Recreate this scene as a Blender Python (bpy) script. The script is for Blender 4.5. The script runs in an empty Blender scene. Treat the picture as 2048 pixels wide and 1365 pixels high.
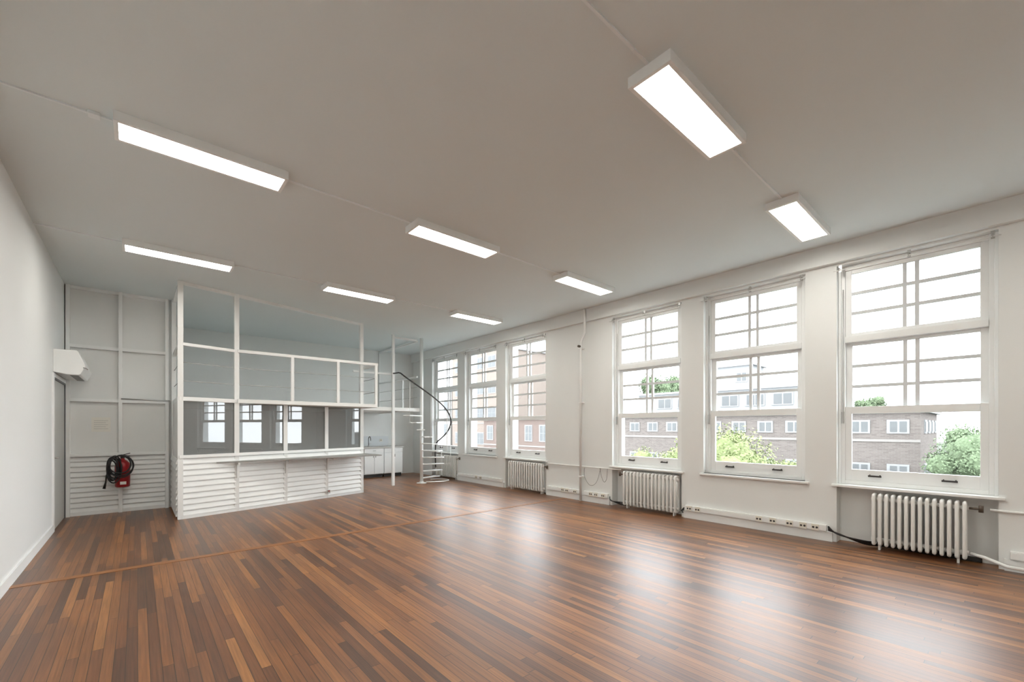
import bpy, bmesh, math, random
from mathutils import Vector, Matrix
random.seed(7)
col = bpy.context.scene.collection
PI = math.pi
CEIL = 3.88
XL = -0.92      # left wall
XR = 6.88       # window wall face
YB = 12.9       # back wall
YF = -4.2

# ------------------------------------------------------------------ materials
def mat(name, color, rough=0.5, metal=0.0, noise=0.0, nscale=8.0, bump=0.0, bscale=60.0, spec=0.5):
    m = bpy.data.materials.new(name); m.use_nodes = True
    nt = m.node_tree; b = nt.nodes['Principled BSDF']
    b.inputs['Base Color'].default_value = (*color, 1)
    b.inputs['Roughness'].default_value = rough
    b.inputs['Metallic'].default_value = metal
    b.inputs['Specular IOR Level'].default_value = spec
    tc = nt.nodes.new('ShaderNodeTexCoord')
    if noise > 0:
        n = nt.nodes.new('ShaderNodeTexNoise'); n.inputs['Scale'].default_value = nscale; n.inputs['Detail'].default_value = 4
        r = nt.nodes.new('ShaderNodeMapRange')
        r.inputs['To Min'].default_value = 1 - noise; r.inputs['To Max'].default_value = 1 + noise
        mx = nt.nodes.new('ShaderNodeVectorMath'); mx.operation = 'SCALE'
        mx.inputs[0].default_value = color
        nt.links.new(tc.outputs['Object'], n.inputs['Vector'])
        nt.links.new(n.outputs['Fac'], r.inputs['Value'])
        nt.links.new(r.outputs['Result'], mx.inputs['Scale'])
        nt.links.new(mx.outputs['Vector'], b.inputs['Base Color'])
    if bump > 0:
        n2 = nt.nodes.new('ShaderNodeTexNoise'); n2.inputs['Scale'].default_value = bscale; n2.inputs['Detail'].default_value = 3
        bp = nt.nodes.new('ShaderNodeBump'); bp.inputs['Strength'].default_value = bump; bp.inputs['Distance'].default_value = 0.01
        nt.links.new(tc.outputs['Object'], n2.inputs['Vector'])
        nt.links.new(n2.outputs['Fac'], bp.inputs['Height'])
        nt.links.new(bp.outputs['Normal'], b.inputs['Normal'])
    return m

M = {}
OD = .25   # dims all outdoor colours to offset the boosted sky light
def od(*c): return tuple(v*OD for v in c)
M['wall'] = mat('wall_paint', (.81, .835, .825), .6, noise=.02, nscale=1.5, bump=.05, bscale=90)
M['wallleft'] = mat('wall_left_paint', (.82, .845, .845), .6, noise=.02, nscale=1.0, bump=.05, bscale=90)
M['ceiling'] = mat('ceiling_paint', (.75, .81, .815), .75, noise=.02, nscale=.8, bump=.05, bscale=50)
M['white'] = mat('white_gloss_paint', (.88, .90, .89), .35, noise=.02, nscale=6)
M['conduit'] = mat('conduit_paint', (.82, .87, .88), .6, noise=.02, nscale=6)
M['panel'] = mat('painted_board', (.82, .835, .82), .5, noise=.02, nscale=3)  # kept darker than the battens, painting in contrast the flat light lacks
M['windowpaint'] = mat('window_paint', (.86, .885, .88), .35, noise=.02, nscale=8)
M['muntin'] = mat('glazing_bar_backlit', (.66, .69, .70), .4, noise=.03)  # grey of bars seen against the sky, backlight shade put into the colour
M['radiator'] = mat('radiator_enamel', (.88, .89, .87), .3, noise=.02)
M['steel'] = mat('brushed_steel', (.55, .55, .54), .3, .9, noise=.05)
M['chrome'] = mat('chrome', (.75, .75, .75), .15, 1, noise=.02)
M['dark'] = mat('dark_metal', (.06, .06, .06), .4, .4, noise=.1)
M['black'] = mat('black_rubber', (.012, .012, .013), .45, noise=.15, nscale=30)
M['red'] = mat('red_enamel', (.36, .015, .02), .3, noise=.08)
M['greydoor'] = mat('door_paint', (.58, .59, .57), .5, noise=.03)
M['doorframe'] = mat('grey_metal_frame', (.16, .165, .17), .5, .2, noise=.05)
M['darkgap'] = mat('dark_gap', (.05, .048, .045), .8, noise=.1)
M['paper'] = mat('paper', (.85, .84, .78), .8, noise=.02)
M['ink'] = mat('grey_ink', (.6, .6, .57), .8, noise=.05)
M['grille'] = mat('grey_grille', (.35, .35, .35), .6, noise=.05)
M['shelf'] = mat('shelf_edge', (.30, .30, .285), .45, noise=.06, nscale=15)
M['splash'] = mat('splashback', (.62, .66, .68), .25, noise=.03)
M['worktop'] = mat('worktop', (.50, .49, .46), .35, noise=.1, nscale=60)
M['brownplug'] = mat('brown_valve', (.10, .075, .055), .5, noise=.1)
M['socket'] = mat('socket_plastic', (.80, .78, .70), .35, noise=.02)
M['wire'] = mat('galvanised_wire', (.48, .48, .47), .5, .3, noise=.05)

def emis(name, c, s):
    m = bpy.data.materials.new(name); m.use_nodes = True
    nt = m.node_tree; nt.nodes.clear()
    o = nt.nodes.new('ShaderNodeOutputMaterial'); e = nt.nodes.new('ShaderNodeEmission')
    tc = nt.nodes.new('ShaderNodeTexCoord'); n = nt.nodes.new('ShaderNodeTexNoise'); n.inputs['Scale'].default_value = 1.2
    r = nt.nodes.new('ShaderNodeMapRange'); r.inputs['To Min'].default_value = s*.9; r.inputs['To Max'].default_value = s*1.1
    e.inputs['Color'].default_value = (*c, 1)
    nt.links.new(tc.outputs['Object'], n.inputs['Vector']); nt.links.new(n.outputs['Fac'], r.inputs['Value'])
    nt.links.new(r.outputs['Result'], e.inputs['Strength']); nt.links.new(e.outputs[0], o.inputs[0])
    return m
M['diffuser'] = emis('lamp_diffuser', (1, .95, .87), 20.5)

def glass(name, tint, refl, rough=0.0, film=0.0):
    m = bpy.data.materials.new(name); m.use_nodes = True
    nt = m.node_tree; nt.nodes.clear()
    o = nt.nodes.new('ShaderNodeOutputMaterial'); t = nt.nodes.new('ShaderNodeBsdfTransparent'); g = nt.nodes.new('ShaderNodeBsdfGlossy')
    t.inputs['Color'].default_value = (*tint, 1); g.inputs['Roughness'].default_value = rough
    mx = nt.nodes.new('ShaderNodeMixShader')
    lw = nt.nodes.new('ShaderNodeLayerWeight'); lw.inputs['Blend'].default_value = .5
    pw = nt.nodes.new('ShaderNodeMath'); pw.operation = 'POWER'; pw.inputs[1].default_value = 5
    a = nt.nodes.new('ShaderNodeMath'); a.operation = 'MULTIPLY_ADD'; a.inputs[1].default_value = .9; a.inputs[2].default_value = .04+refl; a.use_clamp = True
    nt.links.new(lw.outputs['Facing'], pw.inputs[0]); nt.links.new(pw.outputs[0], a.inputs[0]); nt.links.new(a.outputs[0], mx.inputs[0])
    base = t.outputs[0]
    if film:
        df = nt.nodes.new('ShaderNodeBsdfDiffuse'); df.inputs['Color'].default_value = (.57, .60, .60, 1)  # even grey veil added to lift the dark look of the glass
        mf = nt.nodes.new('ShaderNodeMixShader'); mf.inputs[0].default_value = film
        nt.links.new(base, mf.inputs[1]); nt.links.new(df.outputs[0], mf.inputs[2]); base = mf.outputs[0]
    nt.links.new(base, mx.inputs[1]); nt.links.new(g.outputs[0], mx.inputs[2]); nt.links.new(mx.outputs[0], o.inputs[0])
    return m
M['glass'] = glass('window_glass', (.98, .99, .985), 0.0)
M['boothglass'] = glass('tinted_glass', (.60, .65, .655), 0.08, film=.28)

def floor_mat():
    m = bpy.data.materials.new('plank_floor'); m.use_nodes = True
    nt = m.node_tree; L = nt.links; b = nt.nodes['Principled BSDF']
    def N(t): return nt.nodes.new(t)
    def math_(op, a, bb=None):
        n = N('ShaderNodeMath'); n.operation = op
        for i, v in enumerate((a, bb)):
            if v is None: continue
            if isinstance(v, (int, float)): n.inputs[i].default_value = v
            else: L.new(v, n.inputs[i])
        return n.outputs[0]
    tc = N('ShaderNodeTexCoord'); s = N('ShaderNodeSeparateXYZ'); L.new(tc.outputs['Object'], s.inputs[0])
    x, y = s.outputs['X'], s.outputs['Y']
    past = math_('GREATER_THAN', y, 6.12)
    xr = math_('DIVIDE', math_('ADD', x, math_('MULTIPLY', past, .031)), .058); row = math_('FLOOR', xr)
    w1 = N('ShaderNodeTexWhiteNoise'); w1.noise_dimensions = '1D'; L.new(math_('ADD', row, math_('MULTIPLY', past, 313.0)), w1.inputs['W'])
    yy = math_('ADD', math_('DIVIDE', y, 1.7), math_('MULTIPLY', w1.outputs['Value'], 9.0)); cl = math_('FLOOR', yy)
    cx = N('ShaderNodeCombineXYZ'); L.new(row, cx.inputs[0]); L.new(cl, cx.inputs[1]); L.new(past, cx.inputs[2])
    w2 = N('ShaderNodeTexWhiteNoise'); w2.noise_dimensions = '3D'; L.new(cx.outputs[0], w2.inputs['Vector'])
    ramp = N('ShaderNodeValToRGB'); cr = ramp.color_ramp
    cr.elements[0].position = 0; cr.elements[0].color = (.085, .031, .010, 1)
    cr.elements[1].position = 1; cr.elements[1].color = (.35, .148, .042, 1)
    for p, c in ((.3, (.155, .056, .016, 1)), (.6, (.220, .083, .023, 1)), (.85, (.280, .110, .030, 1))):
        e = cr.elements.new(p); e.color = c
    L.new(w2.outputs['Value'], ramp.inputs[0])
    gv = N('ShaderNodeCombineXYZ'); L.new(math_('MULTIPLY', x, 90.0), gv.inputs[0]); L.new(math_('MULTIPLY', y, 2.5), gv.inputs[1]); L.new(math_('MULTIPLY', w2.outputs['Value'], 50.0), gv.inputs[2])
    gn = N('ShaderNodeTexNoise'); gn.inputs['Scale'].default_value = 1; gn.inputs['Detail'].default_value = 5; L.new(gv.outputs[0], gn.inputs['Vector'])
    gr = N('ShaderNodeMapRange'); gr.inputs['From Min'].default_value = .25; gr.inputs['From Max'].default_value = .75; gr.inputs['To Min'].default_value = .66; gr.inputs['To Max'].default_value = 1.3
    L.new(gn.outputs['Fac'], gr.inputs['Value'])
    wn = N('ShaderNodeTexNoise'); wn.inputs['Scale'].default_value = .7; wn.inputs['Detail'].default_value = 4; L.new(tc.outputs['Object'], wn.inputs['Vector'])
    wr = N('ShaderNodeMapRange'); wr.inputs['From Min'].default_value = .3; wr.inputs['From Max'].default_value = .7; wr.inputs['To Min'].default_value = .76; wr.inputs['To Max'].default_value = 1.22
    L.new(wn.outputs['Fac'], wr.inputs['Value'])
    fx = math_('FRACT', xr); ex = math_('MINIMUM', fx, math_('SUBTRACT', 1.0, fx))
    fy = math_('FRACT', yy); ey = math_('MINIMUM', fy, math_('SUBTRACT', 1.0, fy))
    gx = math_('GREATER_THAN', ex, .030); gy = math_('GREATER_THAN', ey, .0012)
    gap = math_('MULTIPLY', gx, gy)
    gmul = math_('ADD', math_('MULTIPLY', gap, .80), .20)
    tot = math_('MULTIPLY', math_('MULTIPLY', gr.outputs[0], wr.outputs[0]), gmul)
    sc = N('ShaderNodeVectorMath'); sc.operation = 'SCALE'; L.new(ramp.outputs[0], sc.inputs[0]); L.new(tot, sc.inputs['Scale'])
    L.new(sc.outputs[0], b.inputs['Base Color'])
    rr = N('ShaderNodeMapRange'); rr.inputs['To Min'].default_value = .37; rr.inputs['To Max'].default_value = .43
    L.new(wn.outputs['Fac'], rr.inputs['Value'])
    ro = math_('ADD', rr.outputs[0], math_('MULTIPLY', w2.outputs['Value'], .03))
    L.new(ro, b.inputs['Roughness'])
    b.inputs['Coat Weight'].default_value = .85; b.inputs['Coat IOR'].default_value = 1.5
    L.new(math_('SUBTRACT', ro, .02), b.inputs['Coat Roughness'])
    bp = N('ShaderNodeBump'); bp.inputs['Strength'].default_value = .08; bp.inputs['Distance'].default_value = .004
    h = math_('ADD', math_('MULTIPLY', gap, .6), math_('ADD', math_('MULTIPLY', gn.outputs['Fac'], .12), math_('MULTIPLY', w2.outputs['Value'], .2)))
    L.new(h, bp.inputs['Height']); L.new(bp.outputs[0], b.inputs['Normal']); L.new(bp.outputs[0], b.inputs['Coat Normal'])
    b.inputs['Specular IOR Level'].default_value = .12
    return m
M['floor'] = floor_mat()
M['strip'] = mat('inlay_plank', (.31, .13, .045), .4, noise=.25, nscale=6, bump=.1)

def brick(name, c1, c2, mortar, scale=1.0):
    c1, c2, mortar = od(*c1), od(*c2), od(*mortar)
    m = bpy.data.materials.new(name); m.use_nodes = True
    nt = m.node_tree; b = nt.nodes['Principled BSDF']; b.inputs['Roughness'].default_value = .9; b.inputs['Specular IOR Level'].default_value = .05
    tc = nt.nodes.new('ShaderNodeTexCoord'); mp = nt.nodes.new('ShaderNodeSeparateXYZ'); cb = nt.nodes.new('ShaderNodeCombineXYZ')
    ad = nt.nodes.new('ShaderNodeMath'); ad.operation = 'ADD'
    nt.links.new(tc.outputs['Object'], mp.inputs[0]); nt.links.new(mp.outputs['X'], ad.inputs[0]); nt.links.new(mp.outputs['Y'], ad.inputs[1])
    nt.links.new(ad.outputs[0], cb.inputs['X']); nt.links.new(mp.outputs['Z'], cb.inputs['Y'])
    t = nt.nodes.new('ShaderNodeTexBrick'); t.inputs['Scale'].default_value = scale
    t.inputs['Color1'].default_value = (*c1, 1); t.inputs['Color2'].default_value = (*c2, 1); t.inputs['Mortar'].default_value = (*mortar, 1)
    t.inputs['Brick Width'].default_value = .22; t.inputs['Row Height'].default_value = .07; t.inputs['Mortar Size'].default_value = .01
    nt.links.new(cb.outputs[0], t.inputs['Vector']); nt.links.new(t.outputs['Color'], b.inputs['Base Color'])
    return m
M['brickgrey'] = brick('grey_brown_brick', (.36, .31, .285), (.50, .435, .40), (.51, .47, .445))  # brick tones lightened and greyed, outdoor haze mixed into the colours
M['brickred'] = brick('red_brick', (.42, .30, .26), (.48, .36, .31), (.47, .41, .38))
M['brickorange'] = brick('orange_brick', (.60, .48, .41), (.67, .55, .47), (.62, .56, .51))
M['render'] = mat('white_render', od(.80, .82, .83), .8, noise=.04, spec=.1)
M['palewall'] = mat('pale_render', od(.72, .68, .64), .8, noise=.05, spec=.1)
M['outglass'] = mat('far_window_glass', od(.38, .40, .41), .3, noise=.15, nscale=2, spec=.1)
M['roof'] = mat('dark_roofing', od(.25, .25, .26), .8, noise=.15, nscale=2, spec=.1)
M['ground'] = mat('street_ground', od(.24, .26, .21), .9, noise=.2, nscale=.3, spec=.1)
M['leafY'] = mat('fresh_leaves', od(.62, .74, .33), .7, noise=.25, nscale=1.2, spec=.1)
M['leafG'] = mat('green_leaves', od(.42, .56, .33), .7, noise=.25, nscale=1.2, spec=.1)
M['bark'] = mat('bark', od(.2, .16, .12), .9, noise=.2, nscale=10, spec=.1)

# ------------------------------------------------------------------ mesh helpers
class MB:
    def __init__(s): s.bm = bmesh.new()
    def box(s, x0, x1, y0, y1, z0, z1):
        v = [s.bm.verts.new((x, y, z)) for x in (x0, x1) for y in (y0, y1) for z in (z0, z1)]
        for f in ((0,1,3,2),(4,6,7,5),(0,4,5,1),(2,3,7,6),(0,2,6,4),(1,5,7,3)): s.bm.faces.new([v[i] for i in f])
        return s
    def quad(s, a, b, c, d):
        s.bm.faces.new([s.bm.verts.new(p) for p in (a, b, c, d)]); return s
    def prism(s, pts, z0, z1):           # polygon in xy
        a = [s.bm.verts.new((x, y, z0)) for x, y in pts]; b = [s.bm.verts.new((x, y, z1)) for x, y in pts]
        n = len(pts)
        s.bm.faces.new(a[::-1]); s.bm.faces.new(b)
        for i in range(n): s.bm.faces.new((a[i], a[(i+1)%n], b[(i+1)%n], b[i]))
        return s
    def prism_y(s, pts, y0, y1):         # polygon in xz
        a = [s.bm.verts.new((x, y0, z)) for x, z in pts]; b = [s.bm.verts.new((x, y1, z)) for x, z in pts]
        n = len(pts)
        s.bm.faces.new(a); s.bm.faces.new(b[::-1])
        for i in range(n): s.bm.faces.new((a[i], b[i], b[(i+1)%n], a[(i+1)%n]))
        return s
    def bar(s, p, q, w, h):              # oriented bar between two points; w sideways, h along up-ish
        p, q = Vector(p), Vector(q); t = (q-p).normalized()
        up = Vector((0,0,1)) if abs(t.z) < .9 else Vector((0,1,0))
        sd = t.cross(up).normalized(); up = sd.cross(t).normalized()
        vs = []
        for c in (p, q):
            for a, b in ((-1,-1),(1,-1),(1,1),(-1,1)): vs.append(s.bm.verts.new(c + sd*a*w/2 + up*b*h/2))
        for f in ((3,2,1,0),(4,5,6,7),(0,1,5,4),(1,2,6,5),(2,3,7,6),(3,0,4,7)): s.bm.faces.new([vs[i] for i in f])
        return s
    def tube(s, pts, r, n=10, closed=False):
        pts = [Vector(p) for p in pts]; N = len(pts); rings = []; prev = None
        for i, p in enumerate(pts):
            if closed: t = (pts[(i+1)%N]-pts[i-1]).normalized()
            elif i == 0: t = (pts[1]-p).normalized()
            elif i == N-1: t = (p-pts[i-1]).normalized()
            else: t = ((pts[i+1]-p).normalized()+(p-pts[i-1]).normalized()).normalized()
            if prev is None:
                a = Vector((0,0,1)) if abs(t.z) < .9 else Vector((1,0,0)); nrm = t.cross(a).normalized()
            else: nrm = (prev - t*prev.dot(t)).normalized()
            prev = nrm; bn = t.cross(nrm)
            rr = r[i] if isinstance(r, (list, tuple)) else r
            rings.append([s.bm.verts.new(p + nrm*math.cos(2*PI*k/n)*rr + bn*math.sin(2*PI*k/n)*rr) for k in range(n)])
        for i in range(N if closed else N-1):
            A, B = rings[i], rings[(i+1)%N]
            for k in range(n):
                f = s.bm.faces.new((A[k], A[(k+1)%n], B[(k+1)%n], B[k])); f.smooth = True
        if not closed:
            s.bm.faces.new(rings[0][::-1]); s.bm.faces.new(rings[-1])
        return s
    def lathe(s, prof, c=(0,0,0), n=24):  # (r,z) profile
        rings = [[s.bm.verts.new((c[0]+r*math.cos(2*PI*k/n), c[1]+r*math.sin(2*PI*k/n), c[2]+z)) for k in range(n)] for r, z in prof]
        for A, B in zip(rings, rings[1:]):
            for k in range(n):
                f = s.bm.faces.new((A[k], A[(k+1)%n], B[(k+1)%n], B[k])); f.smooth = True
        s.bm.faces.new(rings[0][::-1]); s.bm.faces.new(rings[-1])
        return s
    def build(s, name, m, parent=None, bevel=0, world=False):
        me = bpy.data.meshes.new(name)
        bmesh.ops.recalc_face_normals(s.bm, faces=s.bm.faces[:])
        if world and parent is not None:
            o0 = Vector(parent.location)
            gp = parent.parent
            while gp is not None: o0 += Vector(gp.location); gp = gp.parent
            for v in s.bm.verts: v.co -= o0
        s.bm.to_mesh(me); s.bm.free(); me.materials.append(m)
        o = bpy.data.objects.new(name, me); col.objects.link(o)
        if parent is not None: o.parent = parent
        if bevel:
            md = o.modifiers.new('bevel', 'BEVEL'); md.width = bevel; md.segments = 2; md.limit_method = 'ANGLE'
        return o
def tag(o, label=None, cat=None, group=None, kind=None):
    if label: o['label'] = label
    if cat: o['category'] = cat
    if group: o['group'] = group
    if kind: o['kind'] = kind
    return o
def thing(name, label, cat, loc=(0,0,0), group=None, kind=None):
    o = bpy.data.objects.new(name, None); o.empty_display_size = .1; col.objects.link(o); o.location = loc
    return tag(o, label, cat, group, kind)
def copy_tree(o, parent=None):
    c = o.copy(); col.objects.link(c); c.parent = parent
    for ch in list(o.children): copy_tree(ch, c)
    return c
def struct(mb, name, m, label, cat, bevel=0):
    return tag(mb.build(name, m, bevel=bevel), label, cat, kind='structure')

# ------------------------------------------------------------------ camera
cam = bpy.data.cameras.new('camera'); co = bpy.data.objects.new('camera', cam); col.objects.link(co)
co.location = (0, 0, 1.5); co.rotation_euler = (PI/2, 0, math.radians(-41.0))
cam.sensor_width = 36; cam.sensor_fit = 'HORIZONTAL'; cam.lens = 861/2048*36; cam.shift_y = (855-682.5)/2048
cam.clip_start = .05; cam.clip_end = 500
bpy.context.scene.camera = co
F = Vector((math.sin(math.radians(41)), math.cos(math.radians(41)))); R_ = Vector((math.cos(math.radians(41)), -math.sin(math.radians(41))))
def W(px, t):
    p = (F + R_*((px-1024)/861))*t; return p.x, p.y

# ------------------------------------------------------------------ shell
struct(MB().box(XL-.2, 7.3, YF-.2, YB+.2, -.2, 0), 'floor', M['floor'], 'reddish brown narrow hardwood plank floor with worn gloss', 'floor')
struct(MB().box(XL-.2, 7.3, YF-.2, YB+.2, CEIL, CEIL+.2), 'ceiling', M['ceiling'], 'flat painted ceiling carrying the rectangular lamps', 'ceiling')
struct(MB().box(XL, 6.83, 6.07, 6.17, 0, .003), 'trim_1', M['strip'], 'orange brown inlay plank crossing the floor boards', 'floor trim')
DY0, DY1, DZ = 8.98, 10.22, 2.22
lw = MB(); lw.box(XL-.2, XL, YF-.2, DY0, 0, CEIL); lw.box(XL-.2, XL, DY0, DY1, DZ, CEIL); lw.box(XL-.2, XL, DY1, YB+.2, 0, CEIL)
struct(lw, 'wall_left', M['wallleft'], 'long smooth white wall on the left', 'wall')
struct(MB().box(XL, 7.3, YB, YB+.2, 0, CEIL), 'wall_back', M['wall'], 'white back wall behind the kitchenette and mezzanine', 'wall')
struct(MB().box(XL, 7.3, YF-.2, YF, 0, CEIL), 'wall_front', M['wall'], 'white wall behind the viewer', 'wall')
struct(MB().box(XL, XL+.018, YF, DY0-.1, 0, .11), 'baseboard_left', M['wallleft'], 'low white baseboard along the left wall', 'baseboard')

# windows : centres along y
WC = [.76, 2.51, 4.28, 7.46, 9.22, 10.98, -2.42]
HW = .70; Z0, Z1 = .76, 3.60
NICHE = {0, 2, 3, 5}
rw = MB(); XO = 7.3
edges = sorted([(c-HW, c+HW, i) for i, c in enumerate(WC)])
prev = YF
for a, b, i in edges:
    rw.box(XR, XO, prev, a, 0, CEIL)
    xf = 7.06 if i in NICHE else XR
    rw.box(xf, XO, a, b, 0, Z0)
    rw.box(XR, XO, a, b, Z1, CEIL)
    prev = b
rw.box(XR, XO, prev, YB, 0, CEIL)
struct(rw, 'wall_right', M['wall'], 'off-white window wall with piers and radiator niches', 'wall')
struct(MB().box(XR-.08, XR, YF, YB, 3.63, CEIL), 'trim_2', M['wall'], 'boxed beam running along the ceiling above the windows', 'beam')

# window module (local: y centred, x real offset from XR)
def make_window(bars=True):
    t = thing('window_1', '', 'window')
    t['kind'] = 'structure'
    fr = MB()
    x0, x1 = .10, .20
    fr.box(x0, x1, -HW, -HW+.07, Z0, Z1).box(x0, x1, HW-.07, HW, Z0, Z1)
    fr.box(x0, x1, -HW+.07, HW-.07, Z1-.06, Z1).box(x0, x1, -HW+.07, HW-.07, Z0, Z0+.05)
    fr.box(x0-.01, x1, -HW+.07, HW-.07, 2.60, 2.68)
    fr.box(x0-.02, x0, -HW, -HW+.03, Z0, Z1).box(x0-.02, x0, HW-.03, HW, Z0, Z1)
    fr.build('window_frame', M['windowpaint'], t, bevel=.004)
    iw = HW-.07
    def sash(name, z0, z1, bot, top, xx, munt):
        m = MB(); st = .065
        m.box(xx, xx+.045, -iw, -iw+st, z0, z1).box(xx, xx+.045, iw-st, iw, z0, z1)
        m.box(xx, xx+.045, -iw+st, iw-st, z0, z0+bot).box(xx, xx+.045, -iw+st, iw-st, z1-top, z1)
        s = m.build(name, M['windowpaint'], t, bevel=.003)
        g0, g1 = z0+bot, z1-top; gx = xx+.022
        MB().quad((gx, -iw+st, g0), (gx, iw-st, g0), (gx, iw-st, g1), (gx, -iw+st, g1)).build('glass', M['glass'], s)
        if munt:
            b = MB(); w = .0195
            for yc in (-.055, .055): b.box(xx+.005, xx+.04, yc-w, yc+w, g0, g1)
            for k in (1, 2):
                zc = g0+(g1-g0)*k/3
                b.box(xx+.006, xx+.039, -iw+st, iw-st, zc-w, zc+w)
            b.build('glazing_bars', M['muntin'], s)
        return s
    lo = sash('lower_sash', Z0+.05, 1.765, .145, .09, .115, False)
    for yy in (-.33, .33):
        p = MB(); p.box(.092, .116, yy-.055, yy-.045, .872, .90).box(.092, .116, yy+.045, yy+.055, .872, .90).box(.082, .095, yy-.065, yy+.065, .872, .892)
        p.build('sash_pull', M['dark'], lo)
    sash('middle_sash', 1.675, 2.60, .09, .04, .162, True)
    up = sash('upper_sash', 2.68, 3.54, .04, .05, .12, True)
    cd = MB(); cd.tube([(.09, HW-.05, 3.3), (.085, HW-.05, 2.6), (.09, HW-.05, 1.7)], .004, 6)
    cd.box(.07, .1, HW-.06, HW-.035, 1.55, 1.70)
    cd.build('sash_cord', M['steel'], t)
    sl = MB(); sl.box(-.045, .10, -HW-.05, HW+.05, Z0-.032, Z0)
    sl.build('window_sill', M['windowpaint'], t, bevel=.006)
    return t
w0 = make_window()
wl = ['tall white sash window nearest the viewer above the near radiator',
      'tall sash window with yellow-green tree outside, above the long socket trunking',
      'sash window right of the vertical heating pipe, above a radiator',
      'sash window left of the vertical heating pipe, above a radiator',
      'middle sash window of the three far ones, orange flats outside',
      'farthest sash window beside the spiral staircase',
      'unseen white sash window added behind the viewer for light and reflections']  # last window is out of view, added for daylight and reflections
for i, c in enumerate(WC):
    o = w0 if i == 0 else copy_tree(w0)
    o.name = 'window_%d' % (i+1); o.location = (XR, c, 0); o['label'] = wl[i]

# curtain rails
cl = ['above the nearest tall window', 'above the window with the yellow-green tree outside', 'above the window right of the heating pipe',
      'above the window left of the heating pipe', 'above the middle far window', 'above the farthest window by the staircase']
for i in range(6):
    t = thing('curtain_rail', 'thin bare metal curtain rail on hooks ' + cl[i], 'curtain rail', (XR-.06, WC[i], 3.52), 'bare curtain rails above the windows')
    MB().tube([(0, -.72, .0), (0, .72, .0)], .006, 8).build('rod', M['windowpaint'], t)
    for yy in (-.66, 0, .66):
        b = MB(); b.tube([(.055, yy, .03), (.0, yy, .03), (-.006, yy, .008), (0, yy, -.012)], .005, 6); b.box(.05, .06, yy-.015, yy+.015, -.01, .075)
        b.build('bracket', M['steel'], t)

# door in left wall
d = thing('door_1', 'grey painted door in dark metal frame at the left wall end', 'door', (XL, DY0, 0), kind='structure')
f = MB(); f.box(XL-.12, XL+.02, DY0-.09, DY0, 0, DZ+.06).box(XL-.12, XL+.02, DY1, DY1+.05, 0, DZ+.06).box(XL-.12, XL+.02, DY0, DY1, DZ, DZ+.06)
f.build('door_frame', M['white'], d, world=True, bevel=.004)
MB().box(XL-.08, XL+.005, DY0+.03, DY1-.03, .01, DZ-.03).build('door_leaf', M['greydoor'], d, world=True)
e = MB(); e.box(XL-.03, XL+.02, DY1-.03, DY1, 0, DZ).box(XL-.03, XL+.02, DY0, DY1-.03, DZ-.03, DZ).box(XL-.09, XL-.02, DY0, DY0+.03, 0, DZ-.03)
e.build('metal_edge', M['doorframe'], d, world=True)
h = MB(); h.tube([(XL+.0, DY0+.1, 1.05), (XL+.05, DY0+.1, 1.05), (XL+.055, DY0+.22, 1.05)], .01, 8); h.box(XL+.004, XL+.010, DY0+.08, DY0+.13, .98, 1.12)
h.build('door_handle', M['steel'], d, world=True)

# back left panelled wall
YP = 10.30; BX = .495
bw = MB(); bw.box(XL, BX, YP+.02, YP+.12, 0, CEIL); bw.box(BX-.1, BX, YP+.12, YB, 0, CEIL)
struct(bw, 'wall_back_left', M['panel'], 'white panelled partition behind the fire extinguisher', 'wall')
def shiplap(mb, p, q, z0, z1, n, out):
    """boards between p and q (xy) ; out = outward xy normal"""
    h = (z1-z0)/n; o = Vector((out[0], out[1], 0))
    p = Vector((p[0], p[1], 0)); q = Vector((q[0], q[1], 0))
    for k in range(n):
        a = z0+k*h; b = a+h-.016
        vs = []
        for c in (p, q):
            for off, z in ((0, a), (.030, a), (.030, a+.012), (.010, b), (0, b)):
                vs.append(mb.bm.verts.new(c+o*off+Vector((0,0,z))))
        for fc in ((0,1,2,3,4),(9,8,7,6,5),(0,5,6,1),(1,6,7,2),(2,7,8,3),(3,8,9,4),(4,9,5,0)): mb.bm.faces.new([vs[i] for i in fc])
m = MB(); shiplap(m, (XL+.02, YP+.02), (BX-.05, YP+.02), .05, 1.0, 11, (0, -1))
struct(m, 'trim_3', M['white'], 'horizontal white boards low on the back left partition', 'cladding')
m = MB()
for x in (XL+.04, -.23, BX-.085): m.box(x-.025, x+.025, YP-.06, YP+.02, .0, CEIL-.0)
for z in (2.87, 1.96, 1.03): m.box(XL+.065, -.255, YP-.055, YP+.02, z-.026, z+.026).box(-.205, BX-.11, YP-.055, YP+.02, z-.026, z+.026)
m.box(XL+.065, BX-.11, YP-.03, YP+.02, CEIL-.05, CEIL)
m.box(XL+.065, BX-.11, YP-.012, YP+.02, 0, .05)
struct(m, 'trim_4', M['white'], 'white battens framing the back left partition', 'battens')
tag(MB().tube([(-.22, YP-.068, 2.0), (BX-.04, YP-.07, 1.99)], .012, 8).build('metal_rod', M['steel']), 'grey metal rod lying along the batten beside the booth post', 'rod')
n = thing('paper_notice', 'small faded paper notice pinned on the panel above the extinguisher', 'notice', (-.48, YP+.015, 1.42))
MB().box(-.12, .12, -.003, 0, 0, .25).build('sheet', M['paper'], n)
m = MB()
for k in range(5): m.box(-.09, .09-.03*(k % 2), -.005, -.003, .05+k*.035, .058+k*.035)
m.build('printed_lines', M['ink'], n)

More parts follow.
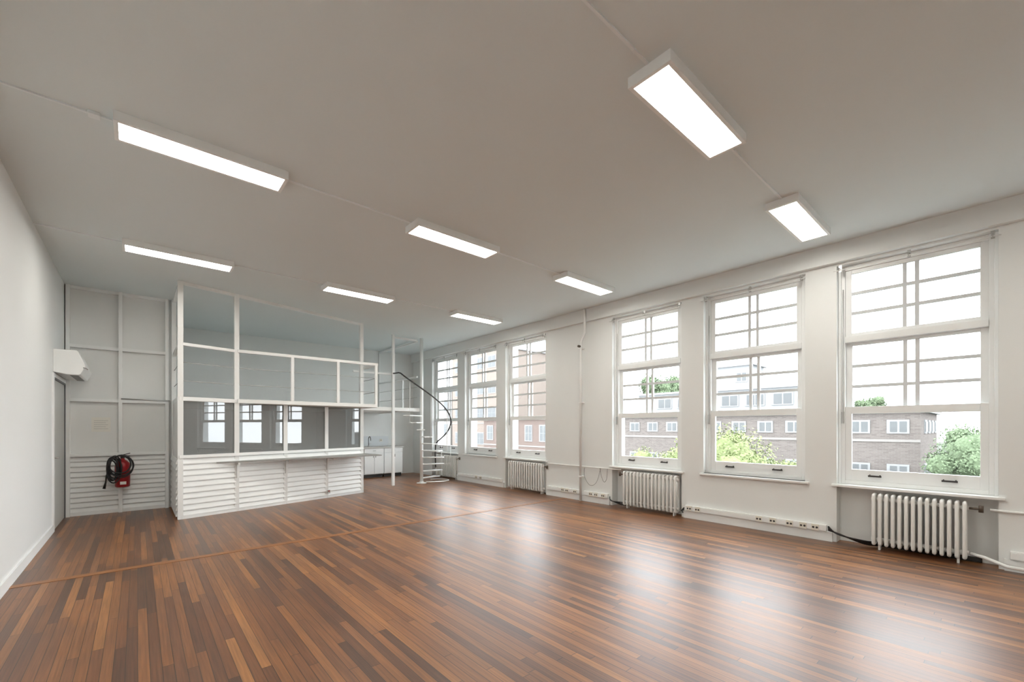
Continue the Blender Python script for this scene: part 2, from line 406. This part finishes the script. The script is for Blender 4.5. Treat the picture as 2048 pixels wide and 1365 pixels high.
# ------------------------------------------------------------------ booth
A = Vector((.495, 8.82)); D = Vector((3.44, .92)).normalized(); NRM = Vector((D.y, -D.x))
def S(s, off=0): p = A + D*s + NRM*off; return (p.x, p.y)
SS = [0, .87, 1.745, 2.62, 3.50]
booth = thing('mezzanine_booth', 'white timber booth with dark glazing and an open gallery above', 'booth', (A.x, A.y, 0))
def P(mb, name, m, bevel=0): return mb.build(name, m, booth, bevel, world=True)
def quad_xy(a, b, th):
    a, b = Vector(a), Vector(b); n_ = Vector(((b-a).y, -(b-a).x)).normalized()
    return [tuple(a), tuple(b), tuple(b-n_*th), tuple(a-n_*th)]
m = MB(); shiplap(m, S(.03), S(3.50), .04, .99, 10, NRM); 
P(m, 'front_cladding', M['white'])
m = MB(); m.prism(quad_xy(S(0.02), S(3.50), .05), 0, .99); P(m, 'front_panel', M['panel'])
m = MB(); shiplap(m, (BX, YP), (BX, 8.86), .04, .99, 10, (-1, 0)); P(m, 'side_cladding', M['white'])
m = MB(); m.box(BX, BX+.05, 8.87, YP, 0, 1.93); P(m, 'side_panel', M['panel'])
rx = S(3.50)[0]
m = MB(); m.box(rx-.03, rx+.02, 9.80, YB, 0, 1.93); P(m, 'right_side_panel', M['panel'])
def post(s, z0, z1, w=.06):
    c = S(s, -.005); mb = MB(); mb.bar((c[0], c[1], z0), (c[0], c[1], z1), w, w); return mb
for s, z1 in ((0.03, CEIL), (SS[1], CEIL), (SS[4], CEIL)): P(post(s, 0, z1, .075 if s else .07), 'post', M['white'], .003)
for s in SS[2:4]: P(post(s, 0.0, 1.93, .07), 'post', M['white'], .003)
P(MB().box(BX-.02, BX+.05, YP-.09, YP-.02, 0, CEIL), 'post', M['white'], .003)
def rail(s0, s1, z, h=.05, w=.07): a, b = S(s0), S(s1); mb = MB(); mb.bar((*a, z), (*b, z), w, h); return mb
P(rail(.0, 3.53, 1.015, .05, .09), 'glazing_sill', M['white'], .003)
P(rail(.0, 3.53, 1.965, .065), 'floor_beam', M['white'], .003)
P(rail(.0, 3.53, .03, .06, .06), 'bottom_rail', M['white'])
P(rail(.0, SS[1], 2.86, .05, .05), 'guard_rail', M['white'], .003)
P(rail(.0, 3.53, CEIL-.025, .05, .05), 'top_rail', M['white'])
for i in range(4):
    a, b = S(SS[i]+.035, -.01), S(SS[i+1]-.03, -.01)
    P(MB().quad((*a, 1.04), (*b, 1.04), (*b, 1.93), (*a, 1.93)), 'glass_pane', M['boothglass'])
for z in (2.86, CEIL-.025): P(MB().box(BX-.0, BX+.05, 8.87, YP-.09, z-.025, z+.025), 'guard_rail', M['white'])
P(MB().box(BX-.0, BX+.05, 8.87, YP-.09, 1.93, 2.0), 'floor_beam', M['white'])
G0 = Vector(S(SS[1], .04)); GY = G0.y; GX1 = 3.93
P(MB().bar((G0.x, GY, 1.965), (GX1, GY, 1.965), .05, .07), 'floor_beam', M['white'], .003)
P(MB().bar((G0.x, GY, 2.86), (GX1+.02, GY, 2.86), .05, .055), 'guard_rail', M['white'], .003)
P(MB().bar((GX1, GY+.03, 2.86), (GX1, 9.72, 2.86), .05, .05), 'guard_rail', M['white'], .003)
P(MB().bar((GX1, GY+.03, 1.965), (GX1, 9.72, 1.965), .05, .07), 'floor_beam', M['white'], .003)
for x in (2.24, 3.10, GX1-.02): P(MB().bar((x, GY, 2.0), (x, GY, 2.84), .055, .055), 'baluster', M['white'], .003)
for z in (2.26, 2.56):
    P(MB().tube([(*S(.03), z), (*S(SS[1]), z), (GX1-.02, GY, z), (GX1, 9.72, z)], .007, 6), 'guard_wire', M['wire'])
    P(MB().tube([(BX+.02, YP-.1, z), (*S(.03), z)], .007, 6), 'guard_wire', M['wire'])
LX = 5.70; LY = 10.38
fl = [S(.03, -.03), S(SS[1], 0), (GX1, GY+.02), (GX1, 9.85), (GX1, LY), (LX, LY), (LX, YB-.005), (BX+.01, YB-.005)]
P(MB().prism(fl, 1.94, 1.99), 'mezzanine_floor', M['panel'])
P(MB().bar((GX1, LY, 1.965), (LX, LY, 1.965), .05, .09), 'floor_beam', M['white'], .003)
P(MB().bar((LX, LY, 1.965), (LX, YB-.01, 1.965), .05, .09), 'floor_beam', M['white'], .003)
P(MB().bar((4.95, LY-.03, 0), (4.95, LY-.03, CEIL), .065, .065), 'column', M['white'], .003)
P(MB().bar((GX1, LY, 2.86), (4.92, LY, 2.86), .04, .04), 'guard_rail', M['white'])
P(MB().bar((LX, LY+.08, 2.86), (LX, YB-.01, 2.86), .04, .04), 'guard_rail', M['white'])
P(MB().bar((LX, LY+.08, CEIL-.06), (LX, YB-.01, CEIL-.06), .05, .05), 'guard_rail', M['white'])
P(MB().bar((4.95, LY, CEIL-.06), (LX-.06, LY, CEIL-.06), .05, .05), 'guard_rail', M['white'])
for y in (11.3, YB-.03): P(MB().bar((LX, y, 2.0), (LX, y, CEIL-.08 if y > 12 else 2.84), .035, .035), 'baluster', M['white'])
for z in (2.3, 2.58): P(MB().tube([(LX, LY+.08, z), (LX, YB-.02, z)], .006, 6), 'guard_wire', M['wire'])
sh = [S(.53, .045), (3.98, 8.93), (4.02, 8.95), (S(3.52, .045)[0]+.05, S(3.52, .045)[1]), S(3.50, .045)]
m = MB(); m.prism(sh, .878, .90); P(m, 'counter_shelf', M['shelf'], .002)
for s in SS[1:4]:
    m = MB()
    c = S(s, .055); dpt = max(.12, (c[1]-8.97)*.8)
    m.bar((c[0], c[1], .60), (c[0], c[1], .87), .035, .03); m.bar((c[0], c[1], .855), (c[0], c[1]-dpt, .855), .03, .03)
    P(m, 'shelf_bracket', M['white'])
c = S(2.63, .06)
so = thing('wall_socket', 'tiny grey power socket with red mark low on the booth cladding', 'socket', (c[0], c[1], .1))
MB().box(-.03, .03, -.03, 0, 0, .07).build('housing', M['steel'], so, bevel=.004)
MB().box(-.015, .015, -.036, -.03, .04, .06).build('switch', M['red'], so)

# ------------------------------------------------------------------ spiral staircase
SX, SY, SR = 5.74, 10.30, .78
st = thing('spiral_staircase', 'white steel spiral staircase with dark curved handrail', 'staircase', (SX, SY, 0))
MB().tube([(0,0,.02), (0,0,CEIL)], .045, 20).build('central_pole', M['white'], st)
MB().lathe([(.13, 0), (.13, .015), (.06, .02), (.055, .05)], n=24).build('base_plate', M['white'], st)
NT = 10
for k in range(NT):
    z = 2.0 - (k+1)*.185; a = math.radians(200 + (k+.0)*19.5)
    m = MB(); hw = math.radians(10)
    pts = [(.047*math.cos(a-.9), .047*math.sin(a-.9))] + [(.60*math.cos(a+hw*j), .60*math.sin(a+hw*j)) for j in (-1, -.5, 0, .5, 1)] + [(.047*math.cos(a+.9), .047*math.sin(a+.9))]
    m.prism(pts, z-.025, z)
    m.build('tread', M['white'], st, bevel=.003)
def hz(ang): return 2.86 - (ang-200)/19.5*.185
path = [(-.80, .02, 2.88), (-.79, .0, 2.88)]
for j in range(0, 41):
    ang = 190 + j*4.9
    a = math.radians(ang); path.append((SR*math.cos(a), SR*math.sin(a), min(2.88, hz(ang))))
lp = path[-1]
path += [(lp[0]-.03, lp[1]+.05, lp[2]-.1), (lp[0]-.04, lp[1]+.06, lp[2]-.35), (lp[0]-.03, lp[1]+.05, .35)]
MB().tube(path, .018, 10).build('handrail', M['dark'], st)
for k in (1, 3, 5, 7, 9):
    ang = 200+k*19.5; a = math.radians(ang); z = 2.0-(k+1)*.185
    MB().tube([(.58*math.cos(a), .58*math.sin(a), z-.035), (SR*math.cos(a), SR*math.sin(a), z), (SR*math.cos(a), SR*math.sin(a), hz(ang))], .007, 6).build('baluster', M['white'], st)
ring = [(.72*math.cos(math.radians(t_)), .72*math.sin(math.radians(t_)), .02+.10*max(0, (400-t_)/150)) for t_ in range(250, 401, 10)]
MB().tube(ring, .014, 8).build('bottom_ring', M['white'], st)

# ------------------------------------------------------------------ lamps
def make_lamp():
    t = thing('ceiling_lamp', '', 'lamp')
    m = MB(); L, Wd, H = .60, .155, .075
    m.box(-L, L, -Wd, Wd, -.02, 0)
    m.box(-L, L, -Wd, -Wd+.028, -H, -.02).box(-L, L, Wd-.028, Wd, -H, -.02).box(-L, -L+.028, -Wd+.028, Wd-.028, -H, -.02).box(L-.028, L, -Wd+.028, Wd-.028, -H, -.02)
    m.build('lamp_housing', M['white'], t)
    MB().box(-L+.028, L-.028, -Wd+.028, Wd-.028, -H+.004, -H+.014).build('diffuser', M['diffuser'], t)
    return t
lamp0 = make_lamp()
spots = [(.46, 4.54, 'long lit lamp over the left floor, nearest the left wall'),
         (3.0, 4.54, 'lit lamp in the ceiling centre, middle one of its row'),
         (5.53, 4.54, 'lit lamp above the vertical heating pipe, right end of the middle row'),
         (.45, 7.44, 'lit lamp in front of the booth, left of the far row'),
         (2.93, 7.44, 'lit lamp above the gallery rail, centre of the far row'),
         (5.47, 7.44, 'small far lit lamp nearest the spiral staircase'),
         (3.12, 1.54, 'largest lit lamp at the upper right of the view'),
         (5.65, 1.54, 'lit lamp above the two nearest windows'),
         (.56, 1.54, 'lit lamp overhead beside the viewer'),
         (.56, -1.46, 'lit lamp added out of view behind the viewer near the left wall'),  # unseen rear row, added to balance the room light
         (3.12, -1.46, 'lit lamp added out of view behind the viewer in mid room'),
         (5.65, -1.46, 'lit lamp added out of view behind the viewer near the windows')]
for i, (x, y, lb) in enumerate(spots):
    o = lamp0 if i == 0 else copy_tree(lamp0)
    o.location = (x, y, CEIL); o['label'] = 'white framed rectangular ' + lb; o['group'] = 'rectangular ceiling lamps'
def conduit(x0, x1, y, lb):
    t = thing('ceiling_conduit', lb, 'conduit', ((x0+x1)/2, y, CEIL-.008), 'thin white ceiling conduits')
    hl = (x1-x0)/2
    MB().box(-hl, hl, -.009, .009, -.004, .008).build('channel', M['conduit'], t)
    n_ = max(2, int(hl*2/.6))
    for k in range(n_):
        x = -hl+.15+(2*hl-.3)*k/(n_-1); MB().box(x-.010, x+.010, -.012, .012, -.006, .008).build('clip', M['conduit'], t)
    return t
c0 = conduit(XL, -.15, 4.54, 'thin white conduit with junction box between left wall and nearest left lamp')
MB().box(.25, .32, -.035, .035, -.018, .008).build('junction_box', M['conduit'], c0, bevel=.004)
conduit(1.07, 2.39, 4.54, 'thin white conduit joining left and centre lamps of the middle row')
conduit(3.61, 4.92, 4.54, 'thin white conduit joining centre and right lamps of the middle row')
conduit(XL, -.16, 7.44, 'thin white conduit between left wall and lamp before the booth')
conduit(1.06, 2.32, 7.44, 'thin white conduit joining left and centre lamps of the far row')
conduit(3.54, 4.86, 7.44, 'thin white conduit joining centre and right lamps of the far row')
conduit(1.17, 2.51, 1.54, 'thin white conduit at the top edge running into the largest lamp')
conduit(3.73, 5.04, 1.54, 'thin white conduit between largest lamp and the lamp by the near windows')

# ------------------------------------------------------------------ radiators
def section_mesh(pitch, H=.60):
    m = MB(); r = min(.018, pitch*.33)
    dd = .062
    loop = []
    for (x, z, a0) in ((dd-.02, H-.02, 0), (-dd+.02, H-.02, 90), (-dd+.02, .02, 180), (dd-.02, .02, 270)):
        for k in range(4):
            a = math.radians(a0+k*30); loop.append((x+.02*math.cos(a), 0, z+.02*math.sin(a)))
    m.tube(loop, r, 10, closed=True)
    m.tube([(0, 0, .01), (0, 0, H-.01)], r*.9, 8)
    m.tube([(0, -pitch/2, .055), (0, pitch/2, .055)], .022, 10)
    m.tube([(0, -pitch/2, H-.055), (0, pitch/2, H-.055)], .022, 10)
    return m
def radiator(yc, width, n, label, valve=+1):
    t = thing('radiator', label, 'radiator', (XR-.02, yc, 0), 'white column radiators under the windows')
    pitch = width/n
    base = section_mesh(pitch).build('section', M['radiator'], t)
    for k in range(n):
        o = base if k == 0 else base.copy()
        if k: col.objects.link(o); o.parent = t
        o.location = (0, -width/2+pitch*(k+.5), .07)
    for s in (-1, 1):
        MB().box(-.03, .05, s*(width/2-.08)-.01, s*(width/2-.08)+.01, 0, .08).build('foot', M['radiator'], t)
        MB().tube([(.05, s*(width/2-.1), .6), (.198, s*(width/2-.1), .6)], .01, 8).build('wall_bracket', M['radiator'], t)
    v = MB(); ys = -width/2 if valve > 0 else width/2; sg = -1 if valve > 0 else 1
    v.tube([(0, ys, .615), (0, ys+sg*.10, .615)], .013, 8)
    v.tube([(0, ys+sg*.09, .58), (0, ys+sg*.09, .65)], .02, 10)
    vo = v.build('valve', M['brownplug'], t)
    return t
radiator(.69, .83, 14, 'large white column radiator nearest the viewer, under the nearest window', 1)
radiator(4.16, 1.08, 15, 'white column radiator right of the vertical heating pipe', -1)
radiator(7.38, 1.18, 15, 'white column radiator left of the vertical heating pipe', 1)
radiator(10.80, 1.12, 15, 'farthest white column radiator behind the spiral staircase', 1)

# pipes
px_ = XR-.085
p = thing('heating_pipe', 'vertical white heating pipe with offset bend between the windows', 'pipe', (px_, 5.69, 0))
MB().tube([(0,0,0), (0,0,3.20), (0,-.02,3.28), (0,-.10,3.40), (-.02,-.12,3.47), (-.02,-.12,3.61), (-.025,-.12,3.8), (-.025,-.12,3.87)], .026, 12).build('riser', M['white'], p)
for z in (.5, 2.0, 3.1): MB().box(-.034, .085, -.034, .034, z-.012, z+.012).build('clip', M['white'], p)
MB().tube([(-.02, .0, 3.14), (-.075, .0, 3.14)], .024, 10).build('tap', M['brownplug'], p)
p = thing('heating_pipe', 'thin horizontal white pipe joining two radiators across the pier', 'pipe', (XR-.03, 5.7, .7))
MB().tube([(.01, -.93, 0), (.0, -.8,0), (0, .8, 0), (.01, .98, 0)], .012, 8).build('pipe', M['white'], p)
p = thing('heating_pipe', 'upper white pipe running right from the nearest radiator', 'pipe', (XR-.014, -.3, .615))
MB().tube([(.0, .42, 0), (0, .3, 0), (0, -1.0, 0)], .013, 8).build('pipe', M['white'], p)
p = thing('heating_pipe', 'low white pipe bending from the nearest radiator foot to the right', 'pipe', (XR-.10, -.2, .06))
MB().tube([(.08, .46, .06), (0.03, .36, .05), (-.02, .2, -.0), (-.02, -1.0, -.03)], .018, 10).build('pipe', M['white'], p)

# baseboards and trunking
def trunk(y0, y1, ys, label):
    t = thing('cable_trunking', label, 'trunking', (XR, (y0+y1)/2, .125), 'white socket trunking along the window wall')
    hl = (y1-y0)/2
    MB().box(-.055, 0, -hl, hl, 0, .085).build('trunk_body', M['white'], t, bevel=.003)
    MB().box(-.060, -.055, -hl+.005, hl-.005, .012, .073).build('trunk_lid', M['white'], t)
    for y in ys:
        yy = y-(y0+y1)/2
        so = MB().box(-.073, -.060, yy-.042, yy+.042, .0, .084).build('socket', M['socket'], t, bevel=.003)
        for s in (-1, 1):
            MB().tube([(-.0732, yy+s*.02, .042), (-.0745, yy+s*.02, .042)], .014, 12).build('socket_hole', M['dark'], so)
    return t
bb = [(1.50, 3.53, 'baseboard under the second window'), (5.03, 6.71, 'baseboard at the vertical pipe'), (8.2, 10.25, 'far baseboard'), (-2.0, .02, 'near right baseboard')]
for i, (a, b, lb) in enumerate(bb):
    m = MB(); m.box(XR-.035, XR, a, b, 0, .12)
    o = struct(m, 'baseboard_right', M['white'], 'white ' + lb + ' on the window wall', 'baseboard')
trunk(1.56, 3.50, [3.42, 3.28, 2.37, 2.19, 1.98, 1.82, 1.68], 'cream socket trunking below the second window, with cables leaving its end')
trunk(5.05, 5.64, [5.45, 5.32, 5.15], 'short cream socket trunking right of the vertical heating pipe foot')
trunk(5.74, 6.68, [6.2, 6.08, 5.86], 'short cream socket trunking left of the vertical heating pipe foot')
trunk(8.25, 10.2, [9.3, 9.1], 'far cream socket trunking below the middle far window')
trunk(-1.9, -.02, [-.5], 'socket trunking at the right edge beyond the nearest radiator')

def smooth(pts, n=6):
    P3 = [Vector(p) for p in pts]; out = []
    for i in range(len(P3)-1):
        p0 = P3[max(0, i-1)]; p1 = P3[i]; p2 = P3[i+1]; p3 = P3[min(len(P3)-1, i+2)]
        for k in range(n):
            u = k/n; out.append(.5*((2*p1)+(-p0+p2)*u+(2*p0-5*p1+4*p2-p3)*u*u+(-p0+3*p1-3*p2+p3)*u**3))
    out.append(P3[-1]); return out
def cable(pts_list, label, loc, r=.009):
    t = thing('cable_bundle', label, 'cable', loc)
    for pts in pts_list: MB().tube(smooth(pts), r, 8).build('cable', M['black'], t)
    return t
cable([[(-.02, .66, .15+k*.016), (-.01-.012*k, .55, .12), (.06-.012*k, .3, .03+.014*k), (.14, .12, .02+.012*k), (.16, -.35, .015+.012*k), (.16, -.70, .015+.012*k)] for k in range(4)],
      'thick black cable bundle running from trunking behind the nearest radiator', (XR-.03, .88, .0), .010)
cable([[(-.02, .0, .13+k*.02), (-.03-.01*k, -.05, .10), (.04, -.20, .04+.02*k), (.15, -.3, .02+.02*k)] for k in range(3)],
      'short black cables at the foot of the radiator right of the pipe', (XR-.03, 5.0, 0))
cable([[(-.02, .0, .13+k*.02), (-.03-.01*k, .03, .12), (.05, .06, .06+.02*k), (.15, .10, .02+.02*k)] for k in range(3)],
      'short black cables where the long trunking ends beside a radiator', (XR-.03, 3.51, 0))
t = thing('hanging_cable', 'thin loose cable looping beside the vertical heating pipe', 'cable', (XR-.07, 5.4, .2))
MB().tube(smooth([(0, .20, .48), (0, .20, .30), (0, .06, .14), (.0, -.1, .22), (0, -.20, .50)]), .0035, 6).build('cable', M['dark'], t)
MB().tube(smooth([(0, -.18, .50), (0, -.22, .34), (0, -.28, .24), (.0, -.34, .30), (0, -.36, .50)]), .0035, 6).build('cable', M['dark'], t)

# ------------------------------------------------------------------ air curtain above door
ac = thing('air_curtain', 'white wedge-shaped air curtain unit mounted above the left door', 'air unit', (XL, 8.98, 2.27))
MB().prism_y([(.0, .36), (.24, .36), (.26, .34), (.33, .15), (.33, .12), (.28, .01), (.26, .0), (.14, .0), (.0, .03)], 0, 1.2).build('casing', M['white'], ac, bevel=.008)
m = MB()
m.box(.165, .25, .1, 1.1, -.004, .0)
m.build('outlet_grille', M['grille'], ac)
MB().tube([(.31, -.004, .11), (.34, -.006, .105), (.36, -.006, .085)], .007, 8).build('control_lever', M['grille'], ac)

# ------------------------------------------------------------------ extinguisher
ex = thing('fire_extinguisher', 'red fire extinguisher with coiled black hose hung on the white boards', 'fire extinguisher', (-.20, YP-.18, .46))
MB().lathe([(.085, 0), (.10, .015), (.102, .36), (.095, .41), (.06, .455), (.03, .475), (.025, .50)], n=24).build('cylinder_body', M['red'], ex)
MB().lathe([(.028, .50), (.03, .53), (.02, .55)], n=16).build('valve', M['dark'], ex)
m = MB(); m.bar((-.02, 0, .55), (.10, 0, .585), .025, .012); m.bar((-.02, 0, .54), (.10, 0, .53), .025, .012); m.build('lever_handle', M['dark'], ex)
MB().box(-.03, .05, -.1045, -.096, .05, .10).build('label_plate', M['paper'], ex)
MB().box(-.05, .05, .09, .122, .2, .45).build('wall_bracket', M['dark'], ex)
loops = [(-.11, .34, .06, .20), (-.12, .32, .075, .18), (-.10, .36, .08, .19), (-.13, .30, .06, .17), (-.12, .38, .07, .15), (-.02, .38, .165, .17), (-.01, .37, .15, .19), (-.03, .40, .14, .15), (-.10, .30, .09, .21)]
for k, (cx, cz, rx_, rz_) in enumerate(loops):
    tl = .12*math.sin(k*2.1)
    loop = []
    for j in range(28):
        a = 2*PI*j/28; lx = rx_*math.cos(a); lz = rz_*math.sin(a)
        loop.append((cx+lx*math.cos(tl)-lz*math.sin(tl)*.5, -.122-.004*k+.015*math.sin(a+k), cz+lz*math.cos(tl)+lx*math.sin(tl)*.5))
    MB().tube(loop, .011, 8, closed=True).build('hose_loop', M['black'], ex)
MB().tube([(-.16, -.12, .35), (-.20, -.12, .22), (-.21, -.12, .10), (-.23, -.12, .0)], [.010, .010, .012, .02], 8).build('hose_end', M['black'], ex)

# ------------------------------------------------------------------ kitchenette
def cabinet(x0, label):
    t = thing('base_cabinet', label, 'cabinet', (x0, 12.32, 0), 'kitchenette base cabinets')
    MB().box(0, .598, .02, .56, .10, .868).build('body', M['white'], t)
    MB().box(.02, .58, .06, .10, .0, .10).build('plinth', M['darkgap'], t)
    for k in (0, 1):
        d_ = MB().box(.004+k*.299, .295+k*.299, 0, .018, .12, .72).build('cabinet_door', M['white'], t, bevel=.003)
        MB().tube([(.26 if k == 0 else .335, -.018, .60), (.26 if k == 0 else .335, -.018, .68)], .006, 6).build('door_knob', M['dark'], d_)
    dr = MB().box(.004, .594, 0, .018, .735, .86).build('drawer_front', M['white'], t, bevel=.003)
    MB().box(.26, .34, -.018, 0, .795, .803).build('drawer_handle', M['dark'], dr)
    return t
cabinet(5.0, 'white base cabinet on the left of the kitchenette below the tap')
cabinet(5.61, 'white base cabinet on the right of the kitchenette nearest the stairs')
tag(MB().box(4.97, 6.24, 12.29, YB-.02, .87, .91).build('worktop', M['worktop'], bevel=.004), 'grey worktop over the two white kitchenette cabinets', 'worktop')
tag(MB().box(4.2, 6.0, YB-.018, YB-.001, .93, 1.22).build('splashback', M['splash']), 'pale blue-grey splashback panel behind the kitchenette tap', 'splashback')
t = thing('kitchen_tap', 'dark gooseneck kitchen tap standing on the grey worktop', 'tap', (5.3, 12.75, .911))
arc = [(0, 0, 0), (0, 0, .22)] + [(0, -.08+.08*math.cos(math.radians(a)), .22+.08*math.sin(math.radians(a))) for a in range(20, 181, 20)] + [(0, -.16, .18)]
MB().tube(arc, .011, 8).build('spout', M['dark'], t); MB().lathe([(.028, 0), (.028, .02), (.016, .03)], n=16).build('tap_base', M['steel'], t)
MB().tube([(.0, 0, .06), (.07, 0, .10)], .007, 6).build('lever', M['steel'], t)
t = thing('double_socket', 'white wall socket above the right of the kitchenette worktop', 'socket', (5.75, YB-.019, 1.05))
MB().box(-.045, .045, -.012, 0, 0, .08).build('plate', M['socket'], t, bevel=.003)
MB().tube([(0, -.0125, .04), (0, -.014, .04)], .018, 12).build('socket_hole', M['dark'], t)

# ------------------------------------------------------------------ outside
GZ = -8.5
struct(MB().box(7.4, 400, -200, 400, GZ-.2, GZ), 'ground', M['ground'], 'street level ground far below the windows', 'ground')
def building(name, label, x, depth, y0, y1, ztop, wallm, rows, win_w, gap, zb=GZ, end_windows=False, bands=()):
    t = thing(name, label, 'building', (x, y0, zb))
    MB().box(x, x+depth, y0, y1, zb, ztop).build('wall', wallm, t, world=True)
    MB().box(x-.2, x+depth+.2, y0-.2, y1+.2 if name != 'brick_building' else y1, ztop, ztop+.14).build('roof_edge', M['render'], t, world=True)
    for zb_ in bands: MB().box(x-.04, x, y0, y1, zb_, zb_+.12).build('string_course', M['palewall'], t, world=True)
    for (z0, z1) in rows:
        y = y0+gap*.6
        while y+win_w < y1-.2:
            w = MB().box(x-.05, x+.02, y, y+win_w, z0, z1).build('window', M['render'], t, world=True)
            g = MB(); nn = 2; pw = (win_w-.12)/nn; nh = 2 if z1-z0 > 1 else 1; ph = (z1-z0-.16)/nh
            for k in range(nn):
                for q in range(nh): g.box(x-.07, x-.04, y+.07+k*pw+.02, y+k*pw+pw, z0+.08+q*ph+.03*q, z0+.08+(q+1)*ph)
            g.build('pane', M['outglass'], w, world=True)
            y += win_w+gap
    if end_windows:
        for (z0, z1) in rows:
            xx = x+1.2
            while xx+win_w < x+depth-.3:
                w = MB().box(xx, xx+win_w, y0-.05, y0+.02, z0, z1).build('window', M['render'], t, world=True)
                MB().box(xx+.08, xx+win_w-.08, y0-.07, y0-.04, z0+.08, z1-.08).build('pane', M['outglass'], w, world=True)
                xx += win_w+gap
    return t
b1 = building('brick_building', 'long grey-brown brick building across the street with a flat roof', 27, 7, 2.6, 20, 2.2, M['brickgrey'],
         [(1.2, 1.85), (-1.7, -.25), (-6.0, -4.0)], .8, .62, end_windows=True, bands=(.8, -2.4))
MB().box(26.0, 27, 3.5, 6.5, -.75, -.58).build('canopy', M['render'], b1, world=True)
building('rooftop_storey', 'white set-back rooftop storey with windows above the brick building', 30.5, 3.2, 8.4, 19.5, 4.0, M['render'], [(2.9, 3.7)], 1.2, .4, zb=2.34)
building('rooftop_block', 'small white rooftop tower block above the set-back storey', 31.2, 2.2, 11.3, 13.6, 5.7, M['render'], [(4.6, 5.3)], .8, .4, zb=4.14)
building('brick_house', 'row of dark red brick houses with white windows', 27, 9, 22, 35.5, 2.2, M['brickred'], [(.2, 1.7), (-2.8, -1.1)], 1.0, .9, bands=(-.3,))
building('apartment_building', 'tall orange brick apartment block seen through the far windows', 30, 12, 36.8, 46, 10.4, M['brickorange'],
         [(8.2, 9.6), (5.3, 6.7), (2.4, 3.8), (-.5, .9), (-3.4, -2.0)], 1.5, .7, bands=(7.7, 4.8, 1.9, -1.0))
building('pale_building', 'pale pinkish building seen through the farthest window', 31, 12, 48, 68, 6.2, M['palewall'], [(3.6, 5.0), (.6, 2.0), (-2.4, -1.0)], 1.5, 1.0)
building('distant_building', 'low distant brick building to the right behind the trees', 45, 10, -30, -4.0, .6, M['brickgrey'], [(-1.6, -.2)], 1.3, 1.2)

def tree(px, t_, ztop, rad, leafm, label, n=3200, ls=.16):
    x, y = W(px, t_)
    t = thing('tree', label, 'tree', (x, y, GZ))
    zc = ztop-rad*.9-GZ
    lobes = [(Vector((0, 0, zc)), rad*.72)]
    for k in range(13):
        a = random.uniform(0, 2*PI); e_ = random.uniform(-.5, .9)
        lobes.append((Vector((math.cos(a)*rad*.62, math.sin(a)*rad*.62, zc+e_*rad*.6)), rad*random.uniform(.22, .42)))
    bm = bmesh.new()
    for c, r in lobes:      # dense inner foliage
        ret = bmesh.ops.create_icosphere(bm, subdivisions=3, radius=r*.72, matrix=Matrix.Translation(c))
        for v in ret['verts']: v.co += (v.co-c).normalized()*random.uniform(-.10, .10)*r
    for i in range(n):
        c, r = random.choice(lobes) if i % 4 else lobes[0]
        dv = Vector((random.gauss(0, 1), random.gauss(0, 1), random.gauss(0, 1))).normalized()
        p_ = c+dv*r*random.uniform(.68, 1.15)
        u = (Vector((random.gauss(0, 1), random.gauss(0, 1), random.gauss(0, 1)))).normalized(); u = (u-dv*u.dot(dv)*.4).normalized(); v = u.cross(dv)
        if v.length < .1: continue
        v.normalize(); s_ = ls*random.uniform(.6, 1.3)
        bm.faces.new([bm.verts.new(p_+u*s_), bm.verts.new(p_+v*s_*.55), bm.verts.new(p_-u*s_), bm.verts.new(p_-v*s_*.55)])
    me = bpy.data.meshes.new('foliage'); bm.to_mesh(me); bm.free(); me.materials.append(leafm)
    o = bpy.data.objects.new('foliage', me); col.objects.link(o); o.parent = t
    m_ = MB(); m_.tube([(0, 0, 0), (.1, 0, zc*.5), (0, .1, zc)], [rad*.09, rad*.07, rad*.04], 8)
    for k in range(5):
        c = lobes[k+1][0]; m_.tube([(0, .05, zc*.75), tuple((c+Vector((0, 0, zc*.75)))/2+Vector((0, 0, -.2))), tuple(c)], [rad*.045, rad*.03, rad*.015], 6)
    m_.build('trunk', M['bark'], t)
tree(1455, 14, 1.8, 2.0, M['leafY'], 'bright yellow-green tree outside the second window', 15000, .05)
tree(1325, 21, .5, 1.5, M['leafY'], 'lower fresh green tree outside the window right of the pipe', 8000, .06)
tree(1575, 19, .0, 1.4, M['leafY'], 'small light green tree beside the yellow-green tree', 8000, .06)
tree(1960, 16.5, 1.95, 1.8, M['leafG'], 'leafy green tree right of the brick building', 15000, .05)
tree(2025, 29, 2.2, 2.6, M['leafG'], 'dense green tree at the right edge of the nearest window', 8000, .10)
tree(1330, 48, 7.6, 2.8, M['leafG'], 'rounded dark tree rising behind the rooftop storey', 7000, .13)
tree(1738, 44, 4.8, 1.4, M['leafG'], 'small distant tree peeking above the brick roof', 3000, .11)
tree(1060, 72, 6.5, 3.0, M['leafG'], 'distant tree above the red brick houses', 3500, .22)

# ------------------------------------------------------------------ world
w = bpy.data.worlds.new('world'); bpy.context.scene.world = w; w.use_nodes = True
nt = w.node_tree; bg = nt.nodes['Background']
tc = nt.nodes.new('ShaderNodeTexCoord'); nz = nt.nodes.new('ShaderNodeTexNoise'); nz.inputs['Scale'].default_value = 2.0; nz.inputs['Detail'].default_value = 5
rp = nt.nodes.new('ShaderNodeValToRGB'); rp.color_ramp.elements[0].position = .35; rp.color_ramp.elements[0].color = (.86, .93, 1, 1)
rp.color_ramp.elements[1].position = .6; rp.color_ramp.elements[1].color = (.94, .97, 1, 1)
nt.links.new(tc.outputs['Generated'], nz.inputs['Vector']); nt.links.new(nz.outputs['Fac'], rp.inputs[0]); nt.links.new(rp.outputs[0], bg.inputs['Color'])
bg.inputs['Strength'].default_value = 7.6

vs = bpy.context.scene.view_settings
vs.view_transform = 'Standard'; vs.look = 'None'; vs.exposure = 0.40; vs.gamma = 1.0
